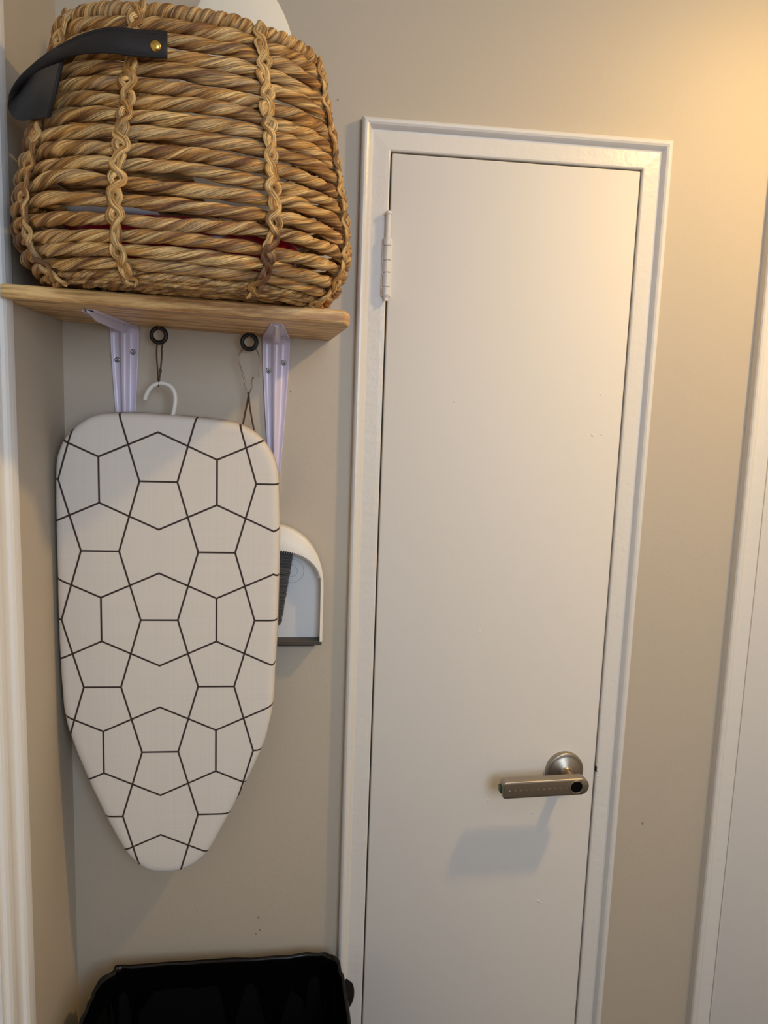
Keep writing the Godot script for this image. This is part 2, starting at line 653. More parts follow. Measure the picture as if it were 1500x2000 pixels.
func hinge(d: Node3D, at: Vector3) -> void:
	var up := Basis(Vector3.RIGHT, -PI / 2)
	var cuts := [1.7705, 1.7849, 1.8058, 1.8235, 1.8443, 1.8567]
	var h := Node3D.new()
	h.name = "hinge"
	h.position = at
	d.add_child(h, true)
	for i in 5:
		var a: float = cuts[i] + 0.0006
		var b: float = cuts[i + 1] - 0.0006
		var st := begin()
		var L := b - a
		if i == 0:
			lathe(st, [Vector2(0, -0.003), Vector2(0.0028, -0.0024), Vector2(0.0046, 0.0), Vector2(0.0057, 0.003), Vector2(0.0058, L - 0.0006), Vector2(0.0052, L), Vector2(0, L)], Transform3D(up, Vector3(0, a, 0)), 18)
		else:
			lathe(st, [Vector2(0, 0), Vector2(0.0052, 0), Vector2(0.0058, 0.0006), Vector2(0.0058, L - 0.0006), Vector2(0.0052, L), Vector2(0, L)], Transform3D(up, Vector3(0, a, 0)), 18)
		build("knuckle", st, M.white_trim, h)
	var st2 := begin()
	lathe(st2, [Vector2(0, 1.765), Vector2(0.0036, 1.765), Vector2(0.0036, 1.8565), Vector2(0.0040, 1.857), Vector2(0.0040, 1.889), Vector2(0.0052, 1.8895), Vector2(0.0054, 1.8925), Vector2(0.0034, 1.8945), Vector2(0, 1.8952)], Transform3D(up, Vector3.ZERO), 18)
	build("hinge_pin", st2, M.white_trim, h)
	st2 = begin()
	box(st2, Vector3(-0.0075, 1.772, -0.0125), Vector3(0.0015, 1.856, -0.0035), 0.0006)
	box(st2, Vector3(0.0005, 1.772, -0.0125), Vector3(0.0075, 1.856, -0.0062), 0.0006)
	build("hinge_leaf", st2, M.white_trim, h)

func lever(d: Node3D) -> void:
	var c := Vector3(0.4492 - 0.1202, 1.0088, 0.0062)
	var h := Node3D.new()
	h.name = "lever_handle"
	h.position = c
	d.add_child(h, true)
	h.set_meta("label", "satin nickel lever with touch keypad and black fingerprint sensor")
	var st := begin()
	st.set_smooth_group(0)
	lathe(st, [Vector2(0.0322, 0), Vector2(0.0322, 0.0050), Vector2(0.0317, 0.0072), Vector2(0.0303, 0.0086), Vector2(0.0285, 0.0090), Vector2(0.0262, 0.0090), Vector2(0.0242, 0.0098), Vector2(0.0205, 0.0116), Vector2(0.0160, 0.0136), Vector2(0.0120, 0.0152), Vector2(0.0100, 0.0162), Vector2(0.0090, 0.0180), Vector2(0.0086, 0.022)], Transform3D(), 48)
	build("rose", st, M.nickel, h)
	st = begin()
	lathe(st, [Vector2(0.0086, 0.014), Vector2(0.0086, 0.046)], Transform3D(), 28)
	build("neck", st, M.nickel, h)
	var o := rounded_rect(0.1435, 0.0282, 0.0052, 10, 0.0140)
	for i in o.size():
		o[i] += Vector2(-0.0508, 0)
	var turn := deg_to_rad(2.1)
	var away := 0.003
	st = begin()
	slab(st, o, [[0.004, 0.0385], [0.0014, 0.0392], [0.0003, 0.0412], [0.0, 0.044], [0.0, 0.0568], [0.0004, 0.0578], [0.0012, 0.0584]])
	var b := build("lever_bar", st, M.nickel, h)
	b.rotation.z = turn
	b.position.z = away
	var set_on := func(o: Node3D) -> Node3D:
		o.transform = b.transform
		return o
	# keypad face inset in the bar, the fingerprint ring at its right end
	var f := rounded_rect(0.1290, 0.0238, 0.0040, 8, 0.0030)
	for i in f.size():
		f[i] += Vector2(-0.0560, 0)
	st = begin()
	slab(st, f, [[0.0, 0.0570], [0.0, 0.0585], [0.0005, 0.0588]])
	set_on.call(build("keypad_face", st, M.nickel_dark, h))
	st = begin()
	lathe(st, [Vector2(0.0112, 0.057), Vector2(0.0112, 0.0593), Vector2(0.0106, 0.0597), Vector2(0.0098, 0.0593), Vector2(0.0096, 0.0586)], Transform3D(Basis(), Vector3(-0.0004, 0, 0)), 32)
	set_on.call(build("sensor_ring", st, M.nickel, h))
	st = begin()
	lathe(st, [Vector2(0.0098, 0.0585), Vector2(0.0095, 0.0590), Vector2(0, 0.0592)], Transform3D(Basis(), Vector3(-0.0004, 0, 0)), 32)
	set_on.call(build("fingerprint_sensor", st, M.sensor, h))
	st = begin()
	for i in 11:
		var r := 0.0010 if i == 0 else 0.00062
		lathe(st, [Vector2(r, 0.0586), Vector2(r, 0.0589), Vector2(0, 0.0589)], Transform3D(Basis(), Vector3(-0.1115 + 0.00945 * i, -0.0002, 0)), 10)
	set_on.call(build("keypad_marks", st, M.digit, h))
	st = begin()
	box(st, Vector3(-0.1256, -0.0065, 0.0415), Vector3(-0.1206, 0.0045, 0.0535), 0.0008)
	set_on.call(build("green_tab", st, M.green, h)).set_meta("label", "dark green tab at the lever's left tip")

func right_door() -> void:
	var c := casing("trim_2", 0.7186, 1.292, 2.0248, 0.0405)
	c.set_meta("label", "white painted casing of the second door at the right edge")
	var d := thing("door_2", Vector3(0.7612, 0, 0))
	d.set_meta("kind", "structure")
	d.set_meta("label", "flat white door cut off by the right edge of the picture")
	var st := begin()
	var o := rounded_rect(0.486, 1.969, 0.002, 3)
	for i in o.size():
		o[i] += Vector2(0.243, 0.9945)
	slab(st, o, [[0.0, -0.03], [0.0, 0.005], [0.0006, 0.0064], [0.002, 0.007]])
	build("door_slab", st, M.white, d)

func left_door() -> void:
	# casing on the left wall: it starts where the short wall ends, seen almost edge-on
	var prof := [Vector2(0.1965, 0), Vector2(0.1965, 0.0030), Vector2(0.1980, 0.0052), Vector2(0.2030, 0.0066), Vector2(0.2130, 0.0072), Vector2(0.2230, 0.0068), Vector2(0.2275, 0.0048), Vector2(0.2300, 0.0012), Vector2(0.2330, 0.0008), Vector2(0.2440, 0.0014), Vector2(0.2520, 0.0022), Vector2(0.2545, 0.0044),
		Vector2(0.2580, 0.0062), Vector2(0.2650, 0.0070), Vector2(0.2740, 0.0068), Vector2(0.2800, 0.0050), Vector2(0.2825, 0.0012), Vector2(0.2880, 0.0006), Vector2(0.2900, 0.0016), Vector2(0.2960, 0.0020), Vector2(0.2960, -0.06)]
	var st := begin()
	var x0 := -0.356
	for i in prof.size() - 1:
		st.set_smooth_group(-1)
		var a := Vector3(x0 + prof[i].y, 0, prof[i].x)
		var b := Vector3(x0 + prof[i + 1].y, 0, prof[i + 1].x)
		quad(st, b, a, a + Vector3.UP * 2.1, b + Vector3.UP * 2.1)
	box(st, Vector3(-0.356, 2.03, 0.296), Vector3(-0.349, 2.1, 1.07), 0.002)
	box(st, Vector3(-0.356, 0, 1.0), Vector3(-0.349, 2.03, 1.07), 0.002)
	var c := structure("trim_3", st, M.white_trim_lit)
	c.set_meta("label", "white moulded door casing along the left edge of the picture")
	var d := thing("door_3", Vector3(-0.37, 0, 0.299))
	d.set_meta("kind", "structure")
	d.set_meta("label", "white door in the left wall beside the shelf corner")
	st = begin()
	box(st, Vector3(-0.035, 0.01, 0), Vector3(0.004, 2.027, 0.70), 0.002)
	build("door_slab", st, M.white, d)

# ---------------------------------------------------------------- shelf
const ROLL := -0.029
func shelf_y(x: float) -> float: # underside of the shelf
	return 1.7152 + ROLL * (x + 0.356)

func shelf() -> void:
	var st := begin()
	# plan outline, back edge on the wall, notched round the left casing, clipped at the right front corner
	var plan := [Vector2(-0.3555, 0.0005), Vector2(0.0352, 0.0005), Vector2(0.0525, 0.205), Vector2(0.0525, 0.212), Vector2(0.0455, 0.238), Vector2(0.0435, 0.240), Vector2(-0.3488, 0.240), Vector2(-0.3488, 0.1955), Vector2(-0.3555, 0.1955)]
	# section rings: [inset, height above underside], the front edge slightly eased
	var rings := [[0.0014, 0.0], [0.0, 0.0016], [0.0, 0.0137], [0.0016, 0.0155]]
	var n := plan.size()
	var nor := []
	for i in n:
		var a: Vector2 = (plan[i] - plan[(i + n - 1) % n]).normalized()
		var b: Vector2 = (plan[(i + 1) % n] - plan[i]).normalized()
		var na := Vector2(a.y, -a.x)
		var nb := Vector2(b.y, -b.x)
		nor.append((na + nb) / (1.0 + na.dot(nb)))
	var R := []
	for rg in rings:
		var ring := []
		for i in n:
			var p: Vector2 = plan[i] - nor[i] * rg[0]
			ring.append(Vector3(p.x, shelf_y(p.x) + rg[1], p.y))
		R.append(ring)
	st.set_smooth_group(-1)
	var put := func(a: Vector3, b: Vector3, c: Vector3, side: bool) -> void:
		for v in [a, c, b]:
			st.set_uv(Vector2(v.x * 2.0 + 0.82, (v.y * 6.0 if side else v.z * 4.2 + 0.31)))
			st.add_vertex(v)
	for k in R.size() - 1:
		for i in n:
			var j := (i + 1) % n
			put.call(R[k][i], R[k + 1][i], R[k + 1][j], true)
			put.call(R[k][i], R[k + 1][j], R[k][j], true)
	for e in [0, R.size() - 1]:
		var poly := PackedVector2Array()
		for p in R[e]:
			poly.append(Vector2(p.x, p.z))
		var idx := Geometry2D.triangulate_polygon(poly)
		for t in range(0, idx.size(), 3):
			var a: Vector3 = R[e][idx[t]]
			var b: Vector3 = R[e][idx[t + 1]]
			var c: Vector3 = R[e][idx[t + 2]]
			if ((b - a).cross(c - a).y > 0) == (e > 0):
				put.call(a, b, c, false)
			else:
				put.call(a, c, b, false)
	var s := build("wall_shelf", st, M.wood)
	tag(s, "short pale pine wall shelf carrying the woven basket", "shelf")

# ---------------------------------------------------------------- basket
const BN := 2.3
var bprof: Curve2D
var rope_cols := [-12.0, 30.0, 71.0, 117.0, 162.0, 207.0, 256.0, 311.0]

func spow(v: float, p: float) -> float:
	return signf(v) * pow(absf(v), p)

func bpoint(s: float, a: float, out := 0.0) -> Vector3: # s arc length up the profile, a angle (0 = towards the room), out = outward offset
	var q := bprof.sample_baked(clampf(s, 0.0, bprof.get_baked_length()), true)
	var rx := q.x
	var rz := q.x * 0.80 + 0.004
	var e := 2.0 / BN
	var p := Vector3(rx * spow(sin(a), e), q.y, rz * spow(cos(a), e))
	if out != 0.0:
		var d := 0.004
		var q2 := bprof.sample_baked(clampf(s + d, 0.0, bprof.get_baked_length()), true)
		var q1 := bprof.sample_baked(clampf(s - d, 0.0, bprof.get_baked_length()), true)
		var sl := (q2 - q1).normalized() # (dr, dh)
		var flat := Vector3(p.x / (rx * rx), 0, p.z / (rz * rz)).normalized()
		p += (flat * sl.y - Vector3.UP * sl.x) * out
	return p

func tan_color(v: float, w: float) -> Color:
	# v, w in about -1..1: blond straw, honey, grey-brown and russet streaks (linear values)
	var c := Color(0.66, 0.335, 0.085)
	c = c.lerp(Color(0.90, 0.60, 0.265), clampf(v * 1.9, 0.0, 1.0))
	c = c.lerp(Color(0.32, 0.145, 0.042), clampf(-v * 1.9, 0.0, 1.0))
	c = c.lerp(Color(0.15, 0.050, 0.020), clampf((w - 0.34) * 3.0, 0.0, 0.85))
	c = c.lerp(Color(0.40, 0.29, 0.19), clampf((-w - 0.34) * 2.4, 0.0, 0.6))
	return c

# a closed ring of twisted rope: centres P, radius r0, lobes strands, pitch along the ring
func rope_ring(st: SurfaceTool, C: PackedVector3Array, radii: PackedFloat32Array, lobes: int, wanted: float, sd: float, around := 16, depth := 0.2, streak := 9.0) -> void:
	var n := C.size()
	var total := 0.0
	for i in n:
		total += C[i].distance_to(C[(i + 1) % n])
	var pitch := total / roundf(total / wanted)
	# the mesh turns with the strands, so that every groove lies on an edge loop
	var sides := int(roundf(around / (2.0 * lobes))) * 2 * lobes
	var s := 0.0
	for i in n + 1:
		var p := C[i % n]
		var t := (C[(i + 1) % n] - C[(i + n - 1) % n]).normalized()
		var up := (Vector3.UP - t * t.y).normalized()
		var outw := t.cross(up)
		if i > 0:
			s += p.distance_to(C[i - 1])
		for j in sides + 1:
			var psi := TAU * (j % sides) / sides
			var phi := psi + TAU * s / pitch
			var lob := absf(cos(psi * lobes / 2.0))
			var r: float = radii[i % n] * (1.0 - depth + depth * pow(lob, 0.5))
			r *= 1.0 + 0.06 * noise.get_noise_3d(cos(psi) * 1.5 + sd, sin(psi) * 1.5, s * 16.0)
			var v := noise.get_noise_3d(cos(psi) * 1.0 + sd * 3.1, sin(psi) * 1.0 + 7.0, s * streak)
			var w := noise.get_noise_3d(cos(psi) * 1.2 - sd * 2.3, sin(psi) * 1.2 + 31.0, s * streak * 0.8)
			var col := tan_color(v * 2.0 + 0.12, w * 1.7)
			col.a = 1.0
			st.set_color(col)
			st.set_uv(Vector2(s / 0.16, float(j) / sides))
			st.add_vertex(p + (outw * cos(phi) + up * sin(phi)) * r)
	var m := sides + 1
	for i in n:
		for j in sides:
			var a := i * m + j
			var b := (i + 1) * m + j
			for k in [a, b, b + 1, a, b + 1, a + 1]:
				st.add_index(k)

func finish(called: String, st: SurfaceTool, m: Material, parent: Node) -> MeshInstance3D:
	st.generate_normals()
	if m == M.rope:
		st.generate_tangents()
	var o := MeshInstance3D.new()
	o.mesh = st.commit()
	o.mesh.surface_set_material(0, m)
	o.name = called
	parent.add_child(o, true)
	return o

func ring_at(s: float, out: float, n: int, r0: float, row: int, jitter: float) -> Array:
	var C := PackedVector3Array()
	var rad := PackedFloat32Array()
	for i in n:
		var a := PI + TAU * i / n # the seam is at the back
		var deg := rad_to_deg(a)
		var near := 999.0
		for c in rope_cols:
			near = minf(near, absf(wrapf(deg - c, -180.0, 180.0)))
		var bind := exp(-pow(near / 5.0, 2.0))
		var wob := noise.get_noise_2d(row * 13.7, 0.0) * 0.2 + noise.get_noise_3d(sin(a) * 1.3, cos(a) * 1.3, row * 5.3)
		var ds := jitter * wob * (1.0 - 0.75 * bind)
		C.append(bpoint(s + ds, a, out - 0.0022 * bind + 0.0012 * noise.get_noise_3d(sin(a) * 3.0, cos(a) * 3.0, row * 9.1)))
		rad.append(r0 * (1.0 - 0.17 * bind) * (1.0 + 0.16 * noise.get_noise_3d(sin(a) * 2.2 + 40.0, cos(a) * 2.2, row * 3.7)))
	return [C, rad]

func basket() -> void:
	bprof = Curve2D.new()
	bprof.bake_interval = 0.002
	var prof := smooth_outline_open([Vector2(0.150, 0.006), Vector2(0.170, 0.016), Vector2(0.185, 0.036), Vector2(0.1925, 0.068), Vector2(0.190, 0.10), Vector2(0.182, 0.14), Vector2(0.168, 0.20), Vector2(0.149, 0.276)])
	for p in prof:
		bprof.add_point(p)
	var L := bprof.get_baked_length()
	var b := thing("wicker_basket", Vector3(-0.1475, shelf_y(-0.1475) + 0.0158, 0.181))
	b.rotation.z = ROLL
	tag(b, "large round-bellied basket woven from twisted straw-coloured rope, on the shelf", "basket")
	# base plate, a coil of flat weave
	for k in 6:
		var st := begin()
		var C := PackedVector3Array()
		var rad := PackedFloat32Array()
		var f := 1.0 - 0.165 * k
		for i in 160:
			var a := PI + TAU * i / 160
			C.append(Vector3(0.147 * f * spow(sin(a), 0.87), 0.0058, 0.122 * f * spow(cos(a), 0.87)))
			rad.append(0.0056 if k == 0 else 0.0054)
		rope_ring(st, C, rad, 2, 0.05, 50.0 + k, 8)
		finish("base_coil", st, M.rope, b)
	# rows of rope
	var rows := 17
	for i in rows:
		var st := begin()
		var s := 0.010 + 0.0155 * minf(i, 3) + 0.0176 * clampf(i - 3, 0, 5) + (L - 0.0135 - 0.010 - 0.0465 - 0.088) / 8.0 * maxf(i - 8, 0)
		var loose := 0.0068 if i >= 3 and i <= 6 else 0.0045
		var r0 := 0.0078 if i > 1 else 0.0070
		if i >= 3 and i <= 7:
			r0 = 0.0074
		var q := ring_at(s, 0.0, 380, r0, i, loose)
		rope_ring(st, q[0], q[1], 3 if i % 3 else 2, (0.085 + 0.016 * ((i * 7) % 4)), i * 1.7, 18, 0.32, 6.0)
		finish("rope_row", st, M.rope, b)
	# thin loose strand of the bottom band
	for k in 2:
		var st := begin()
		var q := ring_at(0.014 - 0.012 * k, 0.0045, 300, 0.0034, 60 + k, 0.002)
		rope_ring(st, q[0], q[1], 2, 0.03, 90.0 + k, 8)
		finish("base_band", st, M.rope, b)
	# braided rim: short fat slanting turns
	var st2 := begin()
	var qr := ring_at(L, 0.0, 620, 0.0088, 77, 0.001)
	rope_ring(st2, qr[0], qr[1], 2, 0.0265, 120.0, 14, 0.34, 40.0)
	finish("braided_rim", st2, M.rope, b)
	# upright stitch cords twining round every row
	for c in rope_cols.size():
		stitch(b, deg_to_rad(rope_cols[c]), L, c)
	handle(b)
	basket_contents()

func smooth_outline_open(p: Array) -> PackedVector2Array:
	var out := PackedVector2Array()
	for i in p.size() - 1:
		for k in 5:
			out.append((p[i] as Vector2).cubic_interpolate(p[i + 1], p[maxi(i - 1, 0)], p[mini(i + 2, p.size() - 1)], k / 5.0))
	out.append(p[p.size() - 1])
	return out

func stitch(b: Node3D, a: float, L: float, idx: int) -> void:
	var per := (L - 0.023) / 16.0 * 2.0 # two rows
	for strand in 2:
		var st := begin()
		var n := 220
		var sides := 8
		var pts := PackedVector3Array()
		var lats := PackedVector3Array()
		for i in n:
			var s := lerpf(0.0, L + 0.004, float(i) / (n - 1))
			var ph := TAU * s / per + PI * strand + idx * 1.3
			var lat := (0.0040 + 0.0014 * noise.get_noise_2d(s * 14.0, idx * 3.0)) * sin(ph) + 0.0045 * noise.get_noise_2d(s * 30.0, idx * 9.0 + 2.0)
			var out := 0.0066 + 0.0016 * cos(ph * 2.0 + PI * strand) + (0.0008 if strand else 0.0)
			var rx := bprof.sample_baked(minf(s, L)).x
			var p := bpoint(s, a + lat / (rx * 0.92), out)
			if s > L:
				p.y += s - L
			pts.append(p)
			lats.append(bpoint(s, a, out + 0.01) - bpoint(s, a, out))
		for i in n:
			var t := (pts[mini(i + 1, n - 1)] - pts[maxi(i - 1, 0)]).normalized()
			var nrm := (lats[i] - t * lats[i].dot(t)).normalized()
			var side := t.cross(nrm)
			var sw := lerpf(0.0, L, float(i) / n)
			var wv := 0.0045 * smoothstep(-0.003, 0.012, sw) * (1.0 + 0.55 * noise.get_noise_2d(sw * 60.0, idx * 5.0 + strand))
			for j in sides + 1:
				var f := TAU * (j % sides) / sides
				var v := noise.get_noise_3d(sw * 16.0, idx * 4.0 + strand * 9.0, cos(f) * 0.6)
				var w := noise.get_noise_3d(sw * 9.0, idx * 7.0 + strand * 3.0 + 50.0, 0.0)
				var col := tan_color(v * 1.9 + 0.22, w * 1.5)
				col.a = 1.0
				st.set_color(col)
				st.set_uv(Vector2(sw / 0.1, j * 0.4 / sides))
				st.add_vertex(pts[i] + side * cos(f) * wv + nrm * sin(f) * 0.0022)
		for i in n - 1:
			for j in sides:
				var k0 := i * (sides + 1) + j
				var k1 := k0 + sides + 1
				for k in [k0, k1 + 1, k1, k0, k0 + 1, k1 + 1]:
					st.add_index(k)
		finish("stitch_cord", st, M.rope, b)

func handle(b: Node3D) -> void:
	# dark leather strap: riveted to the front, looping out to the left and back onto the basket side
	var inv := b.transform.affine_inverse()
	# pairs of edge points in the world: upper edge A, lower edge B
	var A := [Vector3(-0.1448, 1.9704, 0.3340), Vector3(-0.1726, 1.9681, 0.3370), Vector3(-0.1994, 1.9677, 0.3380), Vector3(-0.2286, 1.9624, 0.3300), Vector3(-0.2522, 1.9591, 0.3140), Vector3(-0.2729, 1.9595, 0.2920), Vector3(-0.2989, 1.9557, 0.2660), Vector3(-0.3233, 1.9501, 0.2400), Vector3(-0.3402, 1.9401, 0.2190), Vector3(-0.3403, 1.9234, 0.2200), Vector3(-0.3225, 1.9054, 0.2460), Vector3(-0.2937, 1.8930, 0.2860), Vector3(-0.2645, 1.8844, 0.3220)]
	var B := [Vector3(-0.1450, 1.9441, 0.3340), Vector3(-0.1728, 1.9420, 0.3370), Vector3(-0.1998, 1.9427, 0.3380), Vector3(-0.2265, 1.9435, 0.3300), Vector3(-0.2466, 1.9451, 0.3140), Vector3(-0.2645, 1.9473, 0.2920), Vector3(-0.2865, 1.9485, 0.2660), Vector3(-0.3082, 1.9492, 0.2400), Vector3(-0.3255, 1.9489, 0.2190), Vector3(-0.3228, 1.9530, 0.2200), Vector3(-0.3071, 1.9510, 0.2460), Vector3(-0.2789, 1.9447, 0.2860), Vector3(-0.2503, 1.9375, 0.3220)]
	var PA := smooth_path(A, 6)
	var PB := smooth_path(B, 6)
	var n := PA.size()
	var st := begin()
	var F := []
	for i in n:
		var t := (PA[mini(i + 1, n - 1)] + PB[mini(i + 1, n - 1)] - PA[maxi(i - 1, 0)] - PB[maxi(i - 1, 0)]).normalized()
		var w := (PA[i] - PB[i])
		var nr := w.cross(t).normalized() * 0.0016
		var wn := w.normalized() * 0.0009
		F.append([inv * (PB[i] + nr + wn), inv * (PA[i] + nr - wn), inv * PA[i], inv * (PA[i] - nr - wn), inv * (PB[i] - nr + wn), inv * PB[i]])
	st.set_smooth_group(0)
	for i in n - 1:
		for j in 6:
			var k := (j + 1) % 6
			quad(st, F[i][j], F[i + 1][j], F[i + 1][k], F[i][k])
	for e in [0, n - 1]:
		for j in range(1, 5):
			tri(st, F[e][0], F[e][j + 1], F[e][j]) if e else tri(st, F[e][0], F[e][j], F[e][j + 1])
	var s := build("strap_handle", st, M.leather, b)
	s.set_meta("label", "charcoal leather strap handle fixed with a brass rivet")
	st = begin()
	st.set_smooth_group(0)
	lathe(st, [Vector2(0.0058, 0), Vector2(0.0056, 0.0012), Vector2(0.0044, 0.0024), Vector2(0.0024, 0.0031), Vector2(0, 0.0033)], Transform3D(Basis(), inv * Vector3(-0.1560, 1.9539, 0.3365)), 20)
	build("rivet", st, M.brass, s)
	# stitching near both edges
	st = begin()
	for i in range(2, 26):
		for e in 2:
			var f0 := 0.14 if e else 0.86
			var p := PB[i].lerp(PA[i], f0)
			var q := PB[i].lerp(PA[i], f0).lerp(PB[i + 1].lerp(PA[i + 1], f0), 0.6)
			var nr := (PA[i] - PB[i]).cross(q - p).normalized() * 0.0016
			tube(st, PackedVector3Array([inv * (p + nr), inv * (q + nr)]), 0.0004, 5)
	build("strap_stitching", st, mat(srgb(30, 28, 28), 0.8), s)

func basket_contents() -> void:
	# cream oval board sticking up behind the rim
	var o := PackedVector2Array()
	for i in 48:
		var a := TAU * i / 48
		o.append(Vector2(0.0755 * cos(a), 0.150 * sin(a)))
	var st := begin()
	slab(st, o, [[0.0012, -0.0035], [0.0, -0.0022], [0.0, 0.0022], [0.0012, 0.0035]])
	var c := build("oval_board", st, M.cream)
	c.position = Vector3(-0.0895, 1.980, 0.145)
	tag(c, "cream oval board sticking up out of the woven basket", "board")
	# red glossy tub low in the basket
	st = begin()
	st.set_smooth_group(0)
	lathe(st, [Vector2(0, 0), Vector2(0.115, 0), Vector2(0.126, 0.004), Vector2(0.138, 0.058), Vector2(0.143, 0.060), Vector2(0.143, 0.064), Vector2(0.134, 0.064), Vector2(0.120, 0.008), Vector2(0, 0.006)], Transform3D(Basis(Vector3.RIGHT, -PI / 2).scaled(Vector3(1, 1, 0.80)), Vector3(-0.150, shelf_y(-0.15) + 0.030, 0.178)), 48)
	var r := build("red_tub", st, M.red)
	tag(r, "glossy dark red tub showing through the lower gaps of the basket", "tub")
	# folded white cloth above it
	st = begin()
	var w := rounded_rect(0.10, 0.09, 0.025, 6)
	slab(st, w, [[0.005, -0.007], [0.0, -0.003], [0.0, 0.003], [0.005, 0.007]])
	var f := build("folded_cloth", st, mat(srgb(225, 225, 228), 0.9))
	f.rotation.x = -PI / 2
	f.position = Vector3(-0.225, shelf_y(-0.2) + 0.107, 0.215)
	tag(f, "white folded cloth glimpsed through a gap in the basket side", "cloth")

# ---------------------------------------------------------------- ironing board
func ironing_board() -> void:
	var V := func(x: float, y: float) -> Vector2: return Vector2(x, y)
	var out := [Vector2(-0.258, 1.586), Vector2(-0.213, 1.586), Vector2(-0.156, 1.583), Vector2(-0.113, 1.579), Vector2(-0.092, 1.574), Vector2(-0.070, 1.562), Vector2(-0.051, 1.540), Vector2(-0.040, 1.513), Vector2(-0.037, 1.480), Vector2(-0.035, 1.419), Vector2(-0.035, 1.350), Vector2(-0.036, 1.272), Vector2(-0.038, 1.216), Vector2(-0.040, 1.160), Vector2(-0.046, 1.119), Vector2(-0.058, 1.078), Vector2(-0.087, 1.012), Vector2(-0.118, 0.950), Vector2(-0.137, 0.915), Vector2(-0.156, 0.896), Vector2(-0.179, 0.886), Vector2(-0.203, 0.884), Vector2(-0.229, 0.890), Vector2(-0.256, 0.915), Vector2(-0.285, 0.971), Vector2(-0.314, 1.042), Vector2(-0.334, 1.099), Vector2(-0.344, 1.139), Vector2(-0.348, 1.194), Vector2(-0.350, 1.279), Vector2(-0.350, 1.369), Vector2(-0.350, 1.458), Vector2(-0.348, 1.509), Vector2(-0.345, 1.527), Vector2(-0.335, 1.549), Vector2(-0.317, 1.568), Vector2(-0.293, 1.582)]
	var o := smooth_outline(out, 4)
	var ib := thing("ironing_board", Vector3(-0.206, 1.59, 0.05))
	tag(ib, "white tabletop ironing board with brown geometric line print, hanging under the shelf", "ironing board")
	var inv := Transform3D(Basis(), -ib.position)
	var st := begin()
	var n := o.size()
	var nor := PackedVector2Array()
	for i in n:
		var t := (o[(i + 1) % n] - o[(i + n - 1) % n]).normalized()
		nor.append(Vector2(t.y, -t.x))
	var rings := [[0.012, 0.0445], [0.003, 0.0450], [0.0002, 0.0490], [-0.0004, 0.056], [0.0, 0.064], [0.0010, 0.0690], [0.0032, 0.0726], [0.0070, 0.0745], [0.0130, 0.0752]]
	var R := []
	for k in rings.size():
		var rg = rings[k]
		var ring := []
		for i in n:
			# the cover puckers a little where it is drawn over the edge
			var puck := 0.0007 * noise.get_noise_2d(i * 1.1, k * 0.4) if k > 0 and k < 6 else 0.0
			var p: Vector2 = o[i] - nor[i] * (rg[0] + puck)
			ring.append(Vector3(p.x, p.y, rg[1]))
		R.append(ring)
	st.set_smooth_group(0)
	var put := func(v: Vector3) -> void:
		st.set_uv(Vector2((v.x - BX) / BW, (BY + BH - v.y) / BH))
		st.add_vertex(inv * v)
	for k in R.size() - 1:
		for i in n:
			var j := (i + 1) % n
			for v in [R[k][i], R[k + 1][j], R[k][j], R[k][i], R[k + 1][i], R[k + 1][j]]:
				put.call(v)
	for e in [0, R.size() - 1]:
		var poly := PackedVector2Array()
		for p in R[e]:
			poly.append(Vector2(p.x, p.y))
		var idx := Geometry2D.triangulate_polygon(poly)
		for t in range(0, idx.size(), 3):
			var a: Vector3 = R[e][idx[t]]
			var b: Vector3 = R[e][idx[t + 1]]
			var c: Vector3 = R[e][idx[t + 2]]
			var tri_: Array = [a, c, b] if ((b - a).cross(c - a).z > 0) == (e > 0) else [a, b, c]
			for v in tri_:
				put.call(v)
	build("printed_cover", st, M.cover, ib)
	# hem of the cover round the back edge
	st = begin()
	var hem := PackedVector3Array()
	for i in n + 1:
		hem.append(inv * Vector3(o[i % n].x - nor[i % n].x * 0.0012, o[i % n].y - nor[i % n].y * 0.0012, 0.0462))
	tube(st, hem, 0.0022, 6)
	build("cover_hem", st, mat(srgb(176, 160, 148), 0.8), ib)
	# metal mesh plate and folded legs at the back
	st = begin()
	for y in [1.18, 1.40]:
		tube(st, PackedVector3Array([inv * Vector3(-0.31, y, 0.0385), inv * Vector3(-0.08, y, 0.0385)]), 0.006, 10)
	for x in [-0.31, -0.08]:
		tube(st, PackedVector3Array([inv * Vector3(x, 1.12, 0.0385), inv * Vector3(x, 1.44, 0.0385)]), 0.006, 10)
	build("folded_legs", st, M.hook_white, ib)
	# white pull-out hook
	st = begin()
	var hk := [Vector3(-0.2302, 1.6055, 0.045), Vector3(-0.2280, 1.6125, 0.045), Vector3(-0.2245, 1.6195, 0.045), Vector3(-0.2175, 1.6265, 0.045), Vector3(-0.2070, 1.6298, 0.045), Vector3(-0.1955, 1.6268, 0.045), Vector3(-0.1888, 1.6180, 0.045), Vector3(-0.1874, 1.6070, 0.045), Vector3(-0.1890, 1.5930, 0.046), Vector3(-0.1925, 1.5760, 0.050)]
	for i in hk.size():
		hk[i] = inv * hk[i]
	tube(st, smooth_path(hk, 6), 0.0032, 12)
	build("hanging_hook", st, M.hook_white, ib)

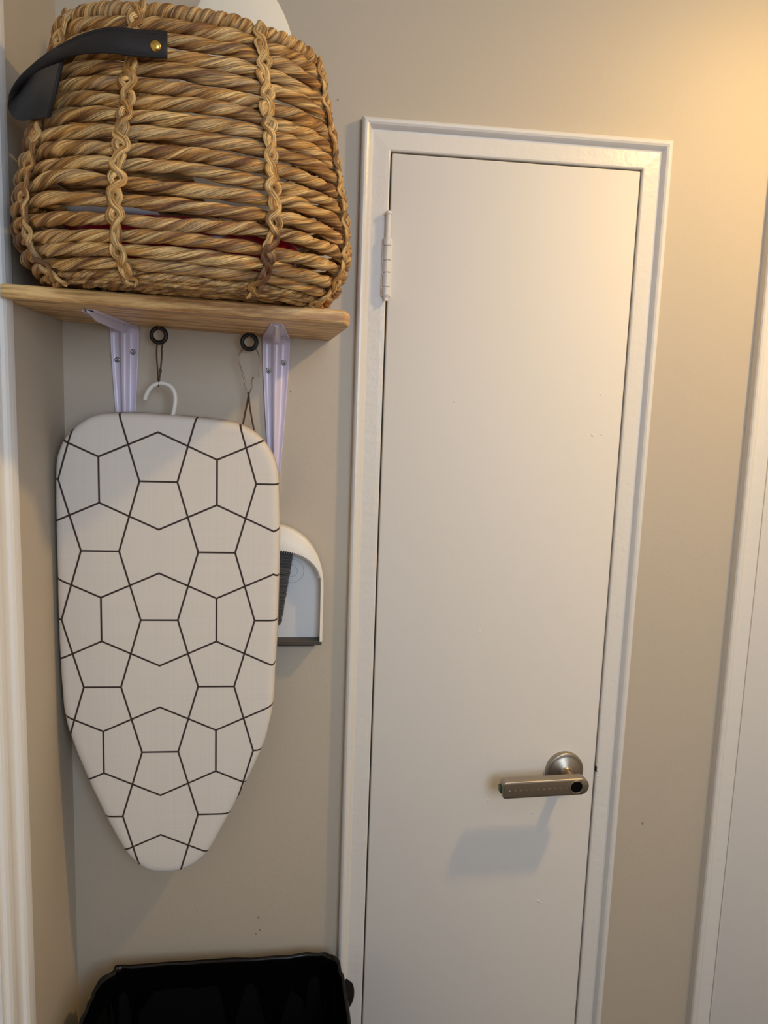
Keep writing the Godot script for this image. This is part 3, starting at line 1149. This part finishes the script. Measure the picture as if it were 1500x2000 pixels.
# ---------------------------------------------------------------- black bin
func trash_bin() -> void:
	var t := thing("trash_bin", Vector3(-0.11, 0, 0.19))
	tag(t, "tall black waste bin in the corner below the ironing board", "bin")
	var inv := Transform3D(Basis(), -t.position)
	var plan := smooth_outline([Vector2(-0.262, 0.0400), Vector2(-0.10, 0.0365), Vector2(0.040, 0.0325), Vector2(0.0600, 0.0355), Vector2(0.0720, 0.0480), Vector2(0.0790, 0.0860), Vector2(0.0860, 0.184), Vector2(0.0860, 0.30), Vector2(0.0660, 0.335), Vector2(0.02, 0.345), Vector2(-0.23, 0.345), Vector2(-0.285, 0.335), Vector2(-0.306, 0.30), Vector2(-0.3085, 0.20), Vector2(-0.3085, 0.115), Vector2(-0.3030, 0.075), Vector2(-0.288, 0.050)], 5)
	var n := plan.size()
	var c := Vector2(-0.11, 0.19)
	var rim := 0.708
	# [scale about the centre, height]; outside up, over the rolled rim, down inside
	var body := [[0.0, 0.0], [0.80, 0.0], [0.815, 0.006], [0.955, 0.66], [0.960, 0.668]]
	var st := begin()
	ring_stack(st, plan, c, body, inv, 0.0, 0)
	build("bin_body", st, M.bin, t)
	st = begin()
	var bag := [[0.958, 0.640], [0.978, 0.655], [0.990, 0.685], [1.0, 0.700], [0.996, 0.707], [0.984, 0.7085], [0.966, 0.703], [0.957, 0.690], [0.93, 0.50], [0.88, 0.30], [0.55, 0.24], [0.0, 0.22]]
	ring_stack(st, plan, c, bag, inv, 0.0055, 1)
	var bg := build("bin_bag", st, M.bag, t)
	bg.set_meta("label", "crinkled black liner bag folded over the bin's rim")
	# clip that sticks out on the right
	st = begin()
	var o := smooth_outline([Vector2(0.0, -0.004), Vector2(0.009, -0.001), Vector2(0.0125, 0.006), Vector2(0.0135, 0.020), Vector2(0.010, 0.034), Vector2(0.003, 0.046), Vector2(-0.002, 0.046)], 4)
	slab(st, o, [[0.001, 0.0], [0.0, 0.001], [0.0, 0.007], [0.001, 0.008]])
	var clip := build("side_clip", st, M.bin, t)
	clip.rotation.x = PI / 2
	clip.position = inv * Vector3(0.0805, 0.703, 0.094)

func ring_stack(st: SurfaceTool, plan: PackedVector2Array, c: Vector2, prof: Array, inv: Transform3D, crinkle: float, sd: int) -> void:
	var n := plan.size()
	st.set_smooth_group(0)
	var R := []
	for k in prof.size():
		var ring := []
		for i in n:
			var p := plan[i]
			var q: Vector2 = c + (p - c) * prof[k][0]
			var w := crinkle * noise.get_noise_3d(p.x * 45.0, p.y * 45.0, prof[k][1] * 30.0 + sd) if prof[k][0] > 0.9 else 0.0
			q += (p - c).normalized() * w * 0.5
			ring.append(inv * Vector3(q.x, maxf(prof[k][1] + w * 0.5, 0.0), q.y))
		R.append(ring)
	for k in R.size() - 1:
		for i in n:
			var j := (i + 1) % n
			quad(st, R[k][i], R[k + 1][i], R[k + 1][j], R[k][j])

# ---------------------------------------------------------------- dustpan and brush
func arch(cx: float, hw: float, spring: float, top: float, bottom: float, e := 2.15) -> PackedVector2Array:
	var o := PackedVector2Array()
	o.append(Vector2(cx - hw, bottom))
	o.append(Vector2(cx + hw, bottom))
	for i in 33:
		var a := PI * i / 32.0
		o.append(Vector2(cx + hw * spow(cos(a), 2.0 / e), spring + (top - spring) * pow(maxf(sin(a), 0.0), 2.0 / e)))
	return o

func dustpan_set() -> void:
	var t := thing("dustpan", Vector3(-0.055, 1.24, 0.004))
	tag(t, "white arched dustpan hanging on the wall behind the ironing board", "dustpan")
	var inv := Transform3D(Basis(), -t.position)
	var cx := -0.055
	var hw := 0.0885
	var outer := arch(cx, hw, 1.325, 1.4245, 1.2400)
	# back plate
	var st := begin()
	slab(st, outer, [[0.0, 0.004], [0.0, 0.0085]], false)
	shift(build("pan_floor", st, M.pan_gray, t), inv)
	# side wall round the arch
	st = begin()
	var inner := arch(cx, hw - 0.0042, 1.325, 1.4203, 1.2400)
	for i in range(1, outer.size() - 1):
		st.set_smooth_group(0)
		var a := outer[i]
		var b := outer[i + 1]
		var c := inner[i]
		var d := inner[i + 1]
		quad(st, v3(a, 0.004), v3(b, 0.004), v3(b, 0.029), v3(a, 0.029))
		st.set_smooth_group(1)
		quad(st, v3(a, 0.029), v3(b, 0.029), v3(d, 0.031), v3(c, 0.031))
		st.set_smooth_group(2)
		quad(st, v3(d, 0.0085), v3(c, 0.0085), v3(c, 0.031), v3(d, 0.031))
	shift(build("pan_rim", st, M.plastic_white, t), inv)
	# crescent hood with the comb along its lower edge
	st = begin()
	var lo := PackedVector2Array()
	var m := 40
	var A := []
	var Bq := []
	for i in m + 1:
		var u := float(i) / m
		var a := PI * (0.045 + 0.91 * u)
		var po := Vector2(cx + hw * spow(cos(a), 2.0 / 2.15), 1.325 + 0.0995 * pow(sin(a), 2.0 / 2.15))
		var pi := Vector2(cx + (hw - 0.0042) * spow(cos(a), 0.833), 1.330 + 0.0560 * pow(sin(a), 0.833))
		A.append(po)
		Bq.append(pi)
	for i in m:
		st.set_smooth_group(0)
		var am: Vector2 = A[i].lerp(Bq[i], 0.16)
		var an: Vector2 = A[i + 1].lerp(Bq[i + 1], 0.16)
		quad(st, v3(A[i], 0.0275), v3(A[i + 1], 0.0275), v3(an, 0.0325), v3(am, 0.0325))
		quad(st, v3(am, 0.0325), v3(an, 0.0325), v3(Bq[i + 1], 0.0335), v3(Bq[i], 0.0335))
		st.set_smooth_group(1)
		quad(st, v3(Bq[i], 0.0335), v3(Bq[i + 1], 0.0335), v3(Bq[i + 1], 0.0300), v3(Bq[i], 0.0300))
		quad(st, v3(Bq[i], 0.0300), v3(Bq[i + 1], 0.0300), v3(A[i + 1], 0.0260), v3(A[i], 0.0260))
	shift(build("hood", st, M.plastic_white, t), inv)
	st = begin()
	for i in 66:
		var u := 0.02 + 0.96 * i / 65.0
		var a := PI * (0.045 + 0.91 * u)
		var p := Vector2(cx + (hw - 0.0042) * spow(cos(a), 0.833), 1.330 + 0.0560 * pow(sin(a), 0.833))
		var q := p.lerp(Vector2(cx, 1.30), 0.0042 / p.distance_to(Vector2(cx, 1.30)))
		var side := (q - p).orthogonal().normalized() * 0.0012
		var e := (p - q) * 0.3
		tri(st, v3(p + e + side, 0.0333), v3(p + e - side, 0.0333), v3(q, 0.0331))
		tri(st, v3(p + e - side, 0.0303), v3(p + e + side, 0.0303), v3(q, 0.0305))
		quad(st, v3(p + e + side, 0.0303), v3(p + e + side, 0.0333), v3(q, 0.0331), v3(q, 0.0305))
		quad(st, v3(p + e - side, 0.0333), v3(p + e - side, 0.0303), v3(q, 0.0305), v3(q, 0.0331))
	shift(build("comb_teeth", st, M.plastic_white, t), inv)
	# embossed double circle
	st = begin()
	torus(st, Vector3(-0.0163, 1.3480, 0.0086), Basis(), 0.0190, 0.0005, 40, 6)
	torus(st, Vector3(-0.0163, 1.3480, 0.0086), Basis(), 0.0090, 0.0005, 32, 6)
	shift(build("embossed_rings", st, mat(srgb(188, 188, 190), 0.5), t), inv)
	# dark rubber lip
	st = begin()
	box(st, Vector3(cx - hw + 0.001, 1.2335, 0.0045), Vector3(cx + hw - 0.001, 1.2405, 0.0285), 0.0012)
	box(st, Vector3(cx - hw + 0.012, 1.2290, 0.0045), Vector3(cx + hw - 0.012, 1.2340, 0.0200), 0.0012)
	shift(build("rubber_lip", st, M.rubber, t), inv)
	# the brush that sits in it
	var br := thing("hand_brush", Vector3(-0.075, 1.32, 0.02))
	tag(br, "hand brush with grey bristles tucked into the white dustpan", "brush")
	var bi := Transform3D(Basis(), -br.position)
	st = begin()
	box(st, Vector3(-0.086, 1.250, 0.012), Vector3(-0.058, 1.392, 0.026), 0.004)
	shift(build("brush_block", st, M.plastic_white, br), bi)
	st = begin()
	var r := RandomNumberGenerator.new()
	r.seed = 4
	for i in 620:
		var u := r.randf()
		var y := lerpf(1.2605, 1.3835, u)
		var tipx := lerpf(-0.0315, -0.0146, smoothstep(0.0, 1.0, u) * 0.35 + u * 0.65)
		if u < 0.10:
			tipx -= 0.012 * pow((0.10 - u) / 0.10, 2.0)
		var z := r.randf_range(0.0135, 0.0245)
		var y2 := y + r.randf_range(-0.0022, 0.0022) - 0.002
		var p0 := Vector3(-0.060, y, z)
		var p2 := Vector3(tipx + r.randf_range(-0.0012, 0.0008), y2, z + r.randf_range(-0.001, 0.001))
		tube(st, PackedVector3Array([p0, p0.lerp(p2, 0.5), p2]), 0.00042, 4)
	var bs := build("bristles", st, M.bristle, br)
	shift(bs, bi)
	bs.set_meta("kind", "stuff")

func v3(p: Vector2, z: float) -> Vector3:
	return Vector3(p.x, p.y, z)

func shift(o: Node3D, x: Transform3D) -> void:
	o.transform = x * o.transform

# ---------------------------------------------------------------- brackets
func brackets() -> void:
	bracket(-0.2672, 0.0, "white steel shelf bracket above the ironing board's hook, nearer the left wall")
	bracket(-0.0457, deg_to_rad(2.4), "white steel shelf bracket to the right of the ironing board's top corner")

func bracket(cx: float, yaw: float, label: String) -> void:
	var top := shelf_y(cx) - 0.0002
	var t := thing("shelf_bracket", Vector3(cx, top, 0.0006))
	tag(t, label, "bracket", "white shelf brackets")
	# path in (z, y): tip of the arm, along the shelf, round the bend, down the wall; with half width
	var path := []
	path.append([Vector2(0.1855, 0.0), 0.0072])
	path.append([Vector2(0.1800, 0.0), 0.0086])
	path.append([Vector2(0.150, 0.0), 0.0106])
	path.append([Vector2(0.06, 0.0), 0.0168])
	path.append([Vector2(0.016, 0.0), 0.0202])
	for k in 5:
		var a := PI / 2 * k / 4.0
		path.append([Vector2(0.012 - 0.012 * sin(a), -0.012 + 0.012 * cos(a)), 0.0206])
	path.append([Vector2(0.0, -0.030), 0.0203])
	path.append([Vector2(0.0, -0.12), 0.0150])
	path.append([Vector2(0.0, -0.19), 0.0095])
	path.append([Vector2(0.0, -0.236), 0.0075])
	path.append([Vector2(0.0, -0.243), 0.0040])
	# section: flat flanges with turned-out edges and a hollow rib down the middle
	var sec := [[-1.0, 0.0], [-1.0, 0.0034], [-0.93, 0.0036], [-0.86, 0.0018], [-0.42, 0.0016], [-0.34, 0.0026], [-0.25, 0.0088], [-0.12, 0.0106], [0.12, 0.0106], [0.25, 0.0088], [0.34, 0.0026], [0.42, 0.0016], [0.86, 0.0018], [0.93, 0.0036], [1.0, 0.0034], [1.0, 0.0]]
	var n := path.size()
	var R := []
	for i in n:
		var a: Vector2 = path[maxi(i - 1, 0)][0]
		var b: Vector2 = path[mini(i + 1, n - 1)][0]
		var d := (b - a).normalized()
		var nn := Vector2(-d.y, d.x) # out of the wall / down from the shelf
		if nn.x < 0.0 or nn.y > 0.001:
			nn = -nn
		var fade := 1.0 if i > 1 and i < n - 2 else 0.35
		var ring := []
		for s in sec:
			var h: float = s[1] if absf(s[0]) > 0.5 else lerpf(0.0016, s[1], fade)
			var p: Vector2 = path[i][0] + nn * h
			ring.append(Vector3(s[0] * path[i][1], p.y, p.x))
		R.append(ring)
	var st := begin()
	for i in n - 1:
		for j in sec.size():
			var k := (j + 1) % sec.size()
			st.set_smooth_group(0 if j < sec.size() - 1 else 1)
			quad(st, R[i][j], R[i + 1][j], R[i + 1][k], R[i][k])
	for e in [0, n - 1]:
		st.set_smooth_group(2)
		for j in range(1, sec.size() - 1):
			if e == 0:
				tri(st, R[e][0], R[e][j], R[e][j + 1])
			else:
				tri(st, R[e][0], R[e][j + 1], R[e][j])
	build("bracket_arms", st, M.bracket, t)
	t.rotation.y = yaw
	for p in [[-0.0112, -0.0500], [0.0115, -0.0375]]:
		st = begin()
		st.set_smooth_group(0)
		lathe(st, [Vector2(0.0042, 0), Vector2(0.0038, 0.0009), Vector2(0.0020, 0.0012), Vector2(0.0013, 0.0004), Vector2(0, 0.0003)], Transform3D(Basis(), Vector3(p[0], p[1], 0.0018)), 14)
		build("wall_screw", st, M.screw, t)
	for p in [[-0.0095, 0.036], [0.0095, 0.036], [0.0, 0.172]]:
		st = begin()
		st.set_smooth_group(0)
		lathe(st, [Vector2(0.0038, 0), Vector2(0.0033, 0.0012), Vector2(0.0018, 0.0018), Vector2(0, 0.0019)], Transform3D(Basis(Vector3.RIGHT, PI / 2), Vector3(p[0], -0.0018, p[1])), 14)
		build("shelf_screw", st, M.bracket, t)

# ---------------------------------------------------------------- hooks and cords under the shelf
func hooks() -> void:
	eye(Vector3(-0.2130, 1.6985, 0.030), "black screw eye under the shelf holding the white hook's cord loop")
	eye(Vector3(-0.0837, 1.6945, 0.030), "black screw eye under the shelf holding the wire hook")
	# brown loop on the left eye
	var st := begin()
	var p := [Vector3(-0.2068, 1.6862, 0.0335), Vector3(-0.2075, 1.6800, 0.036), Vector3(-0.2072, 1.6700, 0.038), Vector3(-0.2082, 1.6540, 0.041), Vector3(-0.2092, 1.6400, 0.044), Vector3(-0.2100, 1.6300, 0.047), Vector3(-0.2112, 1.6255, 0.045), Vector3(-0.2122, 1.6300, 0.042), Vector3(-0.2130, 1.6460, 0.039), Vector3(-0.2148, 1.6620, 0.036), Vector3(-0.2155, 1.6730, 0.034), Vector3(-0.2152, 1.6850, 0.031), Vector3(-0.2130, 1.6895, 0.0292), Vector3(-0.2085, 1.6885, 0.030), Vector3(-0.2068, 1.6862, 0.0335)]
	tube(st, smooth_path(p, 5), 0.00115, 8)
	var c := Node3D.new()
	c.name = "cord_loop"
	add_child(c, true)
	tag(c, "thin brown cord loop between left screw eye and the board's white hook", "cord")
	build("cord", st, M.cord, c)
	st = begin()
	st.set_smooth_group(0)
	lathe(st, [Vector2(0, -0.004), Vector2(0.0018, -0.002), Vector2(0.0021, 0.0), Vector2(0.0017, 0.003), Vector2(0, 0.0045)], Transform3D(Basis(Vector3.RIGHT, -PI / 2), Vector3(-0.2086, 1.6470, 0.0425)), 10)
	build("knot", st, M.cord, c)
	# wire hook on the right eye
	st = begin()
	var w := [Vector3(-0.0690, 1.6440, 0.0305), Vector3(-0.0690, 1.6520, 0.030), Vector3(-0.0683, 1.6640, 0.030), Vector3(-0.0692, 1.6745, 0.030), Vector3(-0.0738, 1.6838, 0.030), Vector3(-0.0830, 1.6872, 0.030), Vector3(-0.0925, 1.6835, 0.030), Vector3(-0.0980, 1.6760, 0.030), Vector3(-0.0988, 1.6660, 0.030), Vector3(-0.0945, 1.6540, 0.030), Vector3(-0.0912, 1.6430, 0.030), Vector3(-0.0878, 1.6260, 0.030), Vector3(-0.0850, 1.6205, 0.030), Vector3(-0.0818, 1.6225, 0.030), Vector3(-0.0796, 1.6300, 0.030), Vector3(-0.0785, 1.6400, 0.030), Vector3(-0.0772, 1.6440, 0.0305)]
	tube(st, smooth_path(w, 6), 0.00105, 8)
	var h := build("wire_hook", st, M.wire)
	tag(h, "thin bent wire hook hanging from the right screw eye", "hook")
	# brown loop that carries the dustpan
	st = begin()
	var q := [Vector3(-0.0860, 1.4200, 0.018), Vector3(-0.0960, 1.5500, 0.024), Vector3(-0.0920, 1.5750, 0.026), Vector3(-0.0868, 1.6020, 0.0285), Vector3(-0.0846, 1.6150, 0.0285), Vector3(-0.0843, 1.6210, 0.0300), Vector3(-0.0835, 1.6150, 0.0316), Vector3(-0.0822, 1.6020, 0.0310), Vector3(-0.0785, 1.5800, 0.028), Vector3(-0.0755, 1.5650, 0.026), Vector3(-0.0745, 1.5500, 0.024), Vector3(-0.0840, 1.4200, 0.018)]
	tube(st, smooth_path(q, 5), 0.00135, 8)
	var d := build("hanging_cord", st, M.cord)
	tag(d, "brown cord crossing below the wire hook, going down behind the board", "cord")

func eye(at: Vector3, label: String) -> void:
	var t := thing("screw_eye", at)
	tag(t, label, "hook", "black screw eyes under the shelf")
	var st := begin()
	var p := PackedVector3Array()
	for i in 41:
		var a := PI / 2 - 0.16 - (TAU - 0.34) * i / 40.0
		p.append(Vector3(cos(a), sin(a), 0.0) * 0.0104 + Vector3(0, 0, 0.0006 * sin(a * 0.5)))
	tube(st, p, 0.0031, 10)
	build("ring", st, M.black_iron, t)
	st = begin()
	tube(st, PackedVector3Array([Vector3(0.0004, 0.0085, 0), Vector3(0.0, 0.019, 0)]), 0.0026, 10)
	build("shank", st, M.black_iron, t)
